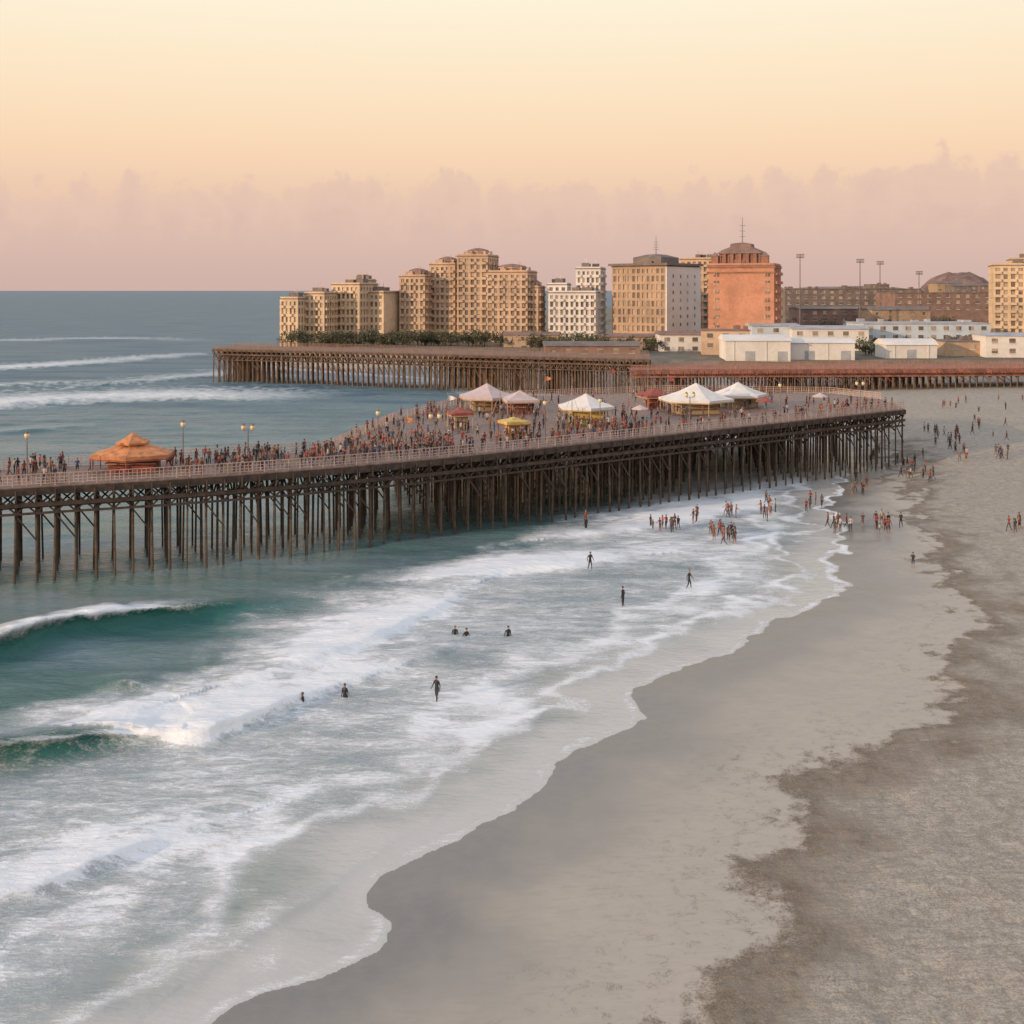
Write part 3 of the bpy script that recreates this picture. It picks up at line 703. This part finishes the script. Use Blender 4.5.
def lamp(px, py, h, arms=2):
    x, y = deck_pt(px, py); rt = empty('street_lamp', (x, y, ZP)); a = MB()
    a.lathe(x, y, [(.2, ZP), (.2, ZP+.4), (.09, ZP+.6), (.05, ZP+h)], 8)
    gl = MB()
    if arms == 2:
        a.beam((x-.5, y, ZP+h-.2), (x+.5, y, ZP+h-.2), .06)
        ps = (x-.5, x+.5)
    else: ps = (x,)
    for q in ps:
        z = ZP+h-(.1 if arms == 2 else 0)
        gl.lathe(q, y, [(.02, z-.05), (.2, z+.05), (.27, z+.3), (.2, z+.5), (.02, z+.55)], 10)
        a.lathe(q, y, [(.24, z+.5), (.14, z+.62), (.02, z+.75)], 10)
    a.obj('pole', M_roof, rt); gl.obj('lantern', lampglass, rt, True)
lamp(27, 481, 4.2, 1); lamp(248, 462, 3.6); lamp(378, 456, 4.6, 1); lamp(183, 470, 4.5, 1); lamp(600, 433, 4, 1); lamp(690, 425, 4); lamp(780, 416, 4.3, 1); lamp(860, 410, 4)
lamp(545, 440, 4.4, 1); lamp(435, 452, 4.0, 2)
# masts with stays on the wide platform, some with a pennant
for i, (px, py, h) in enumerate(((610, 405, 6.0), (648, 400, 6), (545, 415, 6), (572, 428, 5.5), (448, 432, 5), (630, 415, 6.5), (668, 412, 5.5), (500, 425, 5), (405, 455, 4.5))):
    x, y = deck_pt(px, py); rt = empty('flagpole', (x, y, ZP)); a = MB(); a.beam((x, y, ZP), (x, y, ZP+h), .13, n=6, w2=.06)
    for s_ in (-1, 1): a.beam((x, y, ZP+h*.9), (x+s_*1.6, y+.4, ZP), .035)
    a.lathe(x, y, [(.02, ZP+h), (.12, ZP+h+.1), (.02, ZP+h+.22)], 8); a.obj('pole', M_metal, rt)
    if i % 2 == 0:
        a = MB(); vs = []
        for k in range(6):
            for zz in (-.05*k, -.75+.06*k): vs.append((x+.07+k*.2, y+math.sin(k*1.3)*.1, ZP+h-.15+zz))
        a.add(vs, [(2*k, 2*k+2, 2*k+3, 2*k+1) for k in range(5)]); a.obj('flag', (cv_red, cv_or, cv_white)[i//2 % 3], rt)
# benches facing the sea along the near railing
for px in (60, 232, 300, 352, 470, 560, 650, 735, 830):
    x, y = site(px, fy(px), ZP); x -= .5*1.6; y += .86*1.6; an = math.atan2(.53, .85)
    rt = empty('park_bench', (x, y, ZP)); a = MB()
    def Lb(u, v): return x+u*math.cos(an)-v*math.sin(an), y+u*math.sin(an)+v*math.cos(an)
    for v in (-.16, 0, .16): q = Lb(0, v); a.box(q[0], q[1], ZP+.45, 1.7, .12, .04, an)
    for zz in (.62, .8): q = Lb(0, .27); a.box(q[0], q[1], ZP+zz, 1.7, .04, .12, an)
    a.obj('seat_and_back_slats', cv_tan, rt); a = MB()
    for u in (-.7, .7):
        for v, hh in ((-.18, .43), (.23, .88)): q = Lb(u, v); a.box(q[0], q[1], ZP+hh/2, .06, .05, hh, an)
    a.obj('legs', M_roof, rt)

# ================================================================= PEOPLE
skin = cloth('skin', [(.34, .19, .13), (.40, .24, .17), (.20, .10, .065), (.28, .15, .10)], .6)
top_m = cloth('shirt_cloth', [(.26, .035, .025), (.05, .05, .06), (.46, .40, .36), (.10, .03, .03), (.04, .06, .13), (.30, .09, .05), (.12, .08, .07), (.20, .13, .10), (.02, .02, .025), (.28, .05, .05), (.18, .05, .04), (.04, .03, .03)])
bot_m = cloth('trouser_cloth', [(.03, .035, .06), (.02, .02, .02), (.10, .07, .05), (.05, .07, .13), (.14, .10, .08)])
hair_m = cloth('hair', [(.02, .013, .01), (.06, .035, .02), (.01, .01, .01), (.18, .11, .05)], .6)
shoe_m = mat('shoe_leather', (.05, .04, .035), .7, .2, 4.)
wets_m = mat('wetsuit_neoprene', (.018, .018, .022), .5, .2, 3.)
def skinned(vs, es, rad, root=0, sub=1):
    me = bpy.data.meshes.new('tmp'); me.from_pydata(vs, es, []); ob = link(bpy.data.objects.new('tmp', me))
    ob.modifiers.new('s', 'SKIN').use_smooth_shade = True
    for i, r in enumerate(rad):
        sv = me.skin_vertices[0].data[i]; sv.radius = r if isinstance(r, tuple) else (r, r); sv.use_root = (i == root)
    if sub: mo = ob.modifiers.new('u', 'SUBSURF'); mo.levels = sub
    dg = bpy.context.evaluated_depsgraph_get(); dg.update()
    nm = bpy.data.meshes.new_from_object(ob.evaluated_get(dg)); bpy.data.objects.remove(ob); bpy.data.meshes.remove(me)
    V = [tuple(v.co) for v in nm.vertices]; P = [tuple(p.vertices) for p in nm.polygons]; bpy.data.meshes.remove(nm)
    return V, P
def finger(pts, rads):
    V = []; P = []; n = 6
    for i, (p, r) in enumerate(zip(pts, rads)):
        d = (pts[min(i+1, len(pts)-1)]-pts[max(i-1, 0)]).normalized(); u = d.orthogonal().normalized(); w_ = d.cross(u)
        for k in range(n): a = 2*math.pi*k/n; V.append(tuple(p+u*math.cos(a)*r+w_*math.sin(a)*r))
    for i in range(len(pts)-1):
        for k in range(n): P.append((i*n+k, i*n+(k+1) % n, (i+1)*n+(k+1) % n, (i+1)*n+k))
    P += [tuple(range(n))[::-1], tuple(range((len(pts)-1)*n, len(pts)*n))]
    return V, P
def person_mesh(name, legs, arms, lean=0., shorts=False, wets=False, female=False, sleeves=True):
    ly = lambda z: -lean*(z-.92)
    V = [(0, 0, .93), (0, ly(1.08), 1.08), (0, ly(1.28)+.005, 1.28), (0, ly(1.42)+.01, 1.42), (0, ly(1.50), 1.50), (0, ly(1.57)-.01, 1.57), (0, ly(1.66)-.015, 1.655), (0, ly(1.73), 1.725)]
    R = [(.15, .11), (.125 if not female else .105, .095), (.165 if not female else .14, .115), (.10, .08), .05, (.062, .075), (.078, .095), (.055, .065)]
    E = [(0, 1), (1, 2), (2, 3), (3, 4), (4, 5), (5, 6), (6, 7)]; L = ['top', 'top', 'top', 'skin', 'skin', 'skin', 'skin']
    V.append((0, ly(1.64)-.118, 1.64)); R.append(.014); E.append((6, 8)); L.append('skin')   # nose
    for s, (el, wr) in zip((-1, 1), arms):
        k = len(V); sx = .17 if not female else .15
        sh_ = (s*sx, ly(1.42)+.01, 1.415); pa = tuple(wr[i]+(wr[i]-el[i])*.30 for i in range(3))
        V += [sh_, el, wr, pa]; R += [.056, .04, .026, (.036, .022)]
        E += [(3, k), (k, k+1), (k+1, k+2), (k+2, k+3)]; L += ['top', 'top' if sleeves else 'skin', 'skin', 'skin']
    for s, (kn, an, to) in zip((-1, 1), legs):
        k = len(V); V += [(s*.09, 0, .88), kn, an, to]; R += [.088, .057, .038, (.038, .03)]
        E += [(0, k), (k, k+1), (k+1, k+2), (k+2, k+3)]; L += ['bot', 'bot', 'skin' if shorts else 'bot', 'shoe' if not shorts else 'skin']
    verts, polys = skinned(V, E, R)
    lab = []
    for p in polys:
        c_ = Vector((0, 0, 0))
        for i in p: c_ += Vector(verts[i])
        c_ /= len(p); best = 9; bl = 'top'
        for (a, b_), l in zip(E, L):
            A = Vector(V[a]); Bv = Vector(V[b_]); dd = Bv-A; tt = max(0, min(1, (c_-A).dot(dd)/dd.length_squared)); q = (c_-A-dd*tt).length
            if q < best: best = q; bl = l
        if wets and c_.z < 1.5 and bl == 'skin': bl = 'top'
        lab.append(bl)
    for s, (el, wr) in zip((-1, 1), arms):
        dirv = (Vector(wr)-Vector(el)).normalized(); pa = Vector(wr)+(Vector(wr)-Vector(el))*.30
        sidev = Vector((0, -1, 0)); sidev = (sidev-dirv*sidev.dot(dirv)).normalized(); inn = dirv.cross(sidev)*(-s)
        for j, ln in enumerate((.055, .066, .072, .064)):
            b0 = pa+sidev*(.03*(j-1.5)/1.5)-dirv*.01; m1 = b0+dirv*ln*.7+inn*.005; e1 = m1+dirv*ln*.5+inn*.02
            v2, p2 = finger([b0, m1, e1], [.009, .008, .006])
            k = len(verts); verts += v2; polys += [tuple(i+k for i in p) for p in p2]; lab += ['skin']*len(p2)
        b0 = Vector(wr).lerp(pa, .5)+sidev*.015; e1 = b0+sidev*.04+dirv*.035
        v2, p2 = finger([b0, (b0+e1)/2+sidev*.006, e1], [.011, .01, .008])
        k = len(verts); verts += v2; polys += [tuple(i+k for i in p) for p in p2]; lab += ['skin']*len(p2)
    def ell(c_, r, keep, l):
        k = len(verts); n = 10; idx = {}
        for j in range(8):
            for i in range(n):
                th = math.pi*j/7; ph = 2*math.pi*i/n; d_v = Vector((math.sin(th)*math.cos(ph)*r[0], math.sin(th)*math.sin(ph)*r[1], math.cos(th)*r[2]))
                verts.append(tuple(Vector(c_)+d_v)); idx[(j, i)] = k+j*n+i
        for j in range(7):
            for i in range(n):
                p = (idx[(j, i)], idx[(j+1, i)], idx[(j+1, (i+1) % n)], idx[(j, (i+1) % n)])
                m_ = sum((Vector(verts[q]) for q in p), Vector())/4-Vector(c_)
                if keep(m_): polys.append(p); lab.append(l)
    hy = ly(1.66)
    ell((0, hy+.005, 1.672), (.088, .108, .10), lambda m_: m_.z > -.0 + (-m_.y)*.45 or (m_.y > .03 and m_.z > (-.2 if female else -.07)), 'hair')
    if female: ell((0, hy+.07, 1.58), (.075, .045, .14), lambda m_: True, 'hair')
    for s in (-1, 1): ell((s*.082, hy, 1.645), (.012, .02, .032), lambda m_: True, 'skin')
    me = bpy.data.meshes.new(name); me.from_pydata(verts, [], polys)
    for mm in (skin, wets_m if wets else top_m, wets_m if wets else bot_m, hair_m, wets_m if wets else shoe_m): me.materials.append(mm)
    ix = dict(skin=0, top=1, bot=2, hair=3, shoe=4)
    me.polygons.foreach_set('material_index', [ix[l] for l in lab]); me.update(); me.shade_smooth()
    zmin = min(v[2] for v in verts)
    me.transform(Matrix.Translation((0, 0, -zmin))); return me
st = [((-.10, -.02, .49), (-.12, .02, .08), (-.14, -.15, .035)), ((.10, -.02, .49), (.12, .02, .08), (.14, -.15, .035))]
wk = [((-.09, -.20, .52), (-.09, -.30, .10), (-.09, -.46, .06)), ((.10, .06, .48), (.10, .34, .14), (.10, .26, .03))]
wk2 = [((-.10, .03, .48), (-.10, .22, .10), (-.10, .08, .035)), ((.09, -.14, .51), (.10, -.16, .08), (.10, -.33, .035))]
ctr = [((-.10, -.03, .49), (-.12, .03, .08), (-.15, -.13, .035)), ((.11, -.08, .50), (.13, -.05, .08), (.17, -.20, .035))]
A_dn = [((-.22, .02, 1.14), (-.24, -.06, .90)), ((.22, .02, 1.14), (.24, -.06, .90))]
A_wk = [((-.22, .14, 1.16), (-.22, .12, .92)), ((.22, -.13, 1.16), (.20, -.30, 1.0))]
A_ph = [((-.22, -.04, 1.15), (-.10, -.26, 1.28)), ((.22, .02, 1.14), (.24, -.05, .90))]
A_rl = [((-.23, -.16, 1.20), (-.20, -.40, 1.12)), ((.23, -.16, 1.20), (.20, -.40, 1.12))]
A_up = [((-.28, .0, 1.18), (-.32, -.14, .98)), ((.22, .03, 1.14), (.25, -.04, .90))]
bodies = [person_mesh('person_a', st, A_dn), person_mesh('person_b', wk, A_wk, .06), person_mesh('person_c', ctr, A_ph, .02, female=True), person_mesh('person_d', st, A_rl, .12, shorts=True),
          person_mesh('person_e', wk2, A_wk, .05, shorts=True, sleeves=False, female=True), person_mesh('person_f', ctr, A_up, 0., shorts=True, sleeves=True), person_mesh('person_g', wk, A_dn, .05, female=True)]
wets = [person_mesh('surfer_a', wk2, A_wk, .08, wets=True), person_mesh('surfer_b', st, A_dn, .05, wets=True), person_mesh('surfer_c', wk2, A_up, .1, wets=True)]
def put(me, x, y, z, rot=None, s=None, name='person'):
    o = link(bpy.data.objects.new(name, me)); o.location = (x, y, z); o.rotation_euler = (0, 0, rnd.uniform(0, 6.28) if rot is None else rot)
    k = s or rnd.choice([1., .97, 1.03, .93, 1.05, .72 if rnd.random() < .3 else 1.]); o.scale = (k, k, k); return o
placed = []
def try_put(x, y, gap=.45):
    for a, b_ in placed:
        if abs(a-x) < gap and abs(b_-y) < gap: return False
    placed.append((x, y)); return True
def crowd(n, x0, x1, dmin, dmax, near_bias=1.):
    k = 0; tr = 0
    while k < n and tr < n*20:
        tr += 1
        px = rnd.uniform(x0, x1)
        if fbm(np.array([px/16.]), np.array([3.3]), 201, 3)[0] < rnd.uniform(-.35, .12): continue
        x, y = site(px, fy(px), ZP)
        nx, ny = -.5, .86
        o = dmin+(dmax-dmin)*rnd.random()**near_bias
        qx, qy = x+nx*o, y+ny*o
        if not inpoly(qx, qy, pier_out): continue
        if not try_put(qx, qy): continue
        put(rnd.choice(bodies), qx, qy, ZP); k += 1
crowd(130, 190, 420, .9, 11, 1.2); crowd(24, 15, 80, .9, 11); crowd(26, -60, 200, 1, 11); crowd(260, 400, 650, 1, 46, 2.); crowd(210, 600, 900, 1, 46, 2.)
def group(px, py, n, sx, sy, bodies_=bodies, name='person'):
    for _ in range(n):
        for _t in range(4):
            x, y, z = ground_at(px+rnd.gauss(0, sx), py+rnd.gauss(0, sy))
            if try_put(x, y, .5): put(rnd.choice(bodies_), x, y, z-.02, name=name); break
for a in ((722, 540, 15, 9, 2.5), (668, 530, 11, 10, 2.5), (728, 516, 5, 4, 2), (697, 520, 4, 2, 2), (768, 512, 9, 4, 7), (848, 528, 9, 8, 2.5), (888, 530, 9, 8, 3), (815, 508, 5, 6, 5), (860, 490, 6, 7, 6),
          (912, 470, 13, 9, 5), (935, 478, 6, 5, 4), (950, 440, 10, 8, 6), (932, 432, 7, 5, 9), (965, 455, 7, 7, 7), (988, 425, 9, 12, 8), (1004, 456, 10, 6, 3), (1015, 530, 5, 3, 3), (914, 570, 1, 1, 1), (980, 408, 7, 22, 5), (940, 408, 4, 12, 4), (875, 460, 4, 7, 4), (585, 525, 2, 2, 2)):
    group(*a)
for px, py, dz in ((437, 699, -.25), (623, 606, -.1), (590, 569, -.1), (689, 588, -.1), (345, 697, -.9), (303, 703, -1.1), (455, 636, -1.0), (508, 636, -1.0), (466, 637, -1.1), (586, 530, -.3)):
    x, y = site(px, py, 0); put(rnd.choice(wets), x, y, dz, name='surfer', s=1.06)

# ================================================================= SKY, SUN, CAMERA
SUN_EL = math.radians(11); sd = Vector((-.86, -.51, 0)).normalized()
sv = Vector((sd.x*math.cos(SUN_EL), sd.y*math.cos(SUN_EL), math.sin(SUN_EL)))
w = bpy.data.worlds.new('World'); S.world = w; w.use_nodes = True; t = w.node_tree; t.nodes.clear(); g = G(t)
out = g.n('ShaderNodeOutputWorld')
sky = g.n('ShaderNodeTexSky'); sky.sky_type = 'NISHITA'; sky.sun_disc = False; sky.sun_elevation = SUN_EL; sky.sun_rotation = math.atan2(sd.x, sd.y) % (2*math.pi); sky.dust_density = 2.5; sky.air_density = 1.0
bg1 = g.n('ShaderNodeBackground'); t.links.new(sky.outputs[0], bg1.inputs[0]); bg1.inputs[1].default_value = .15
sky_fill = g.n('ShaderNodeBackground'); sky_fill.inputs[0].default_value = (.70, .72, .79, 1); sky_fill.inputs[1].default_value = .70   # even fill glow added to the upper sky to brighten foam and sand
up = g.n('ShaderNodeAddShader'); t.links.new(bg1.outputs[0], up.inputs[0]); t.links.new(sky_fill.outputs[0], up.inputs[1])
tc = g.n('ShaderNodeTexCoord').outputs['Generated']
sx = g.n('ShaderNodeSeparateXYZ'); t.links.new(tc, sx.inputs[0]); X_, Y_, Z_ = sx.outputs
hl = g.m('SQRT', g.m('ADD', g.m('MULTIPLY', X_, X_), g.m('MULTIPLY', Y_, Y_)))
el = g.m('DIVIDE', Z_, g.m('MAXIMUM', hl, .001)); az = g.m('ARCTAN2', X_, Y_)
rp = g.n('ShaderNodeValToRGB'); t.links.new(g.m('MULTIPLY', el, 2.5, clamp=True), rp.inputs[0])
e = rp.color_ramp.elements
st_ = [(0, (.61, .42, .375)), (.045, (.67, .47, .40)), (.20, (.84, .585, .43)), (.30, (.935, .67, .465)), (.38, (.965, .735, .51)), (.52, (.985, .82, .60)), (.66, (.99, .89, .70)), (1., (.88, .88, .82))]
while len(e) < len(st_): e.new(.5)
for i, (p, c_) in enumerate(st_): e[i].position = p; e[i].color = (*c_, 1)
cv = g.n('ShaderNodeCombineXYZ'); g.put(cv.inputs[0], az); g.put(cv.inputs[1], el)
cl_ = g.scale(cv.outputs[0], (1., .30, 1.)); cm_ = g.scale(cv.outputs[0], (1., .75, 1.))
b1 = g.m('ABSOLUTE', g.m('SUBTRACT', g.noise(cl_, 14., 2, .5), .5)); b2 = g.m('ABSOLUTE', g.m('SUBTRACT', g.noise(cm_, 34., 5, .6), .5)); wide = g.noise(cl_, 4., 2, .5)
tp = g.m('ADD', g.m('ADD', .086, g.m('MULTIPLY', az, .018)), g.m('ADD', g.m('MULTIPLY', b1, .14), g.m('ADD', g.m('MULTIPLY', b2, .10), g.m('MULTIPLY', g.m('SUBTRACT', wide, .5), .03))))
dl = g.m('SUBTRACT', tp, el)
ms = g.ss(dl, -.003, .012)
inner = g.ss(dl, 0., .06)
bil = g.noise(g.scale(cv.outputs[0], (1., 1.8, 1.)), 22., 6, .6)
cc = g.mix(inner, (.79, .56, .455), (.70, .49, .42))
cc = g.mix(g.m('MULTIPLY', g.ss(bil, .42, .62, 0., .7), g.ss(el, .03, .09)), cc, (.78, .555, .445))
cc = g.mix(g.ss(el, .0, .05, .8, 0.), cc, (.625, .44, .395))
skc = g.mix(g.m('MULTIPLY', ms, .8), rp.outputs[0], cc)
hz_ = g.n('ShaderNodeBackground'); t.links.new(skc, hz_.inputs[0]); hz_.inputs[1].default_value = 1.
mx = g.n('ShaderNodeMixShader'); t.links.new(g.ss(el, .28, .6), mx.inputs[0]); t.links.new(hz_.outputs[0], mx.inputs[1]); t.links.new(up.outputs[0], mx.inputs[2]); t.links.new(mx.outputs[0], out.inputs[0])

sl = bpy.data.lights.new('sun', 'SUN'); sl.energy = 3.0; sl.angle = math.radians(.6); sl.color = (1., .70, .44)
so = link(bpy.data.objects.new('sun', sl)); so.rotation_euler = (-sv).to_track_quat('-Z', 'Y').to_euler(); so.location = (-60, -40, 60)
cam = bpy.data.cameras.new('camera'); co = link(bpy.data.objects.new('camera', cam)); co.location = (0, 0, CAM_H); co.rotation_euler = (math.pi/2, 0, 0)
cam.sensor_width = 36; cam.lens = 36*F/1024; cam.shift_y = -(512-HZ)/1024; cam.clip_end = 80000; cam.clip_start = .5
S.camera = co
S.view_settings.view_transform = 'Standard'; S.view_settings.look = 'None'; S.view_settings.exposure = 0
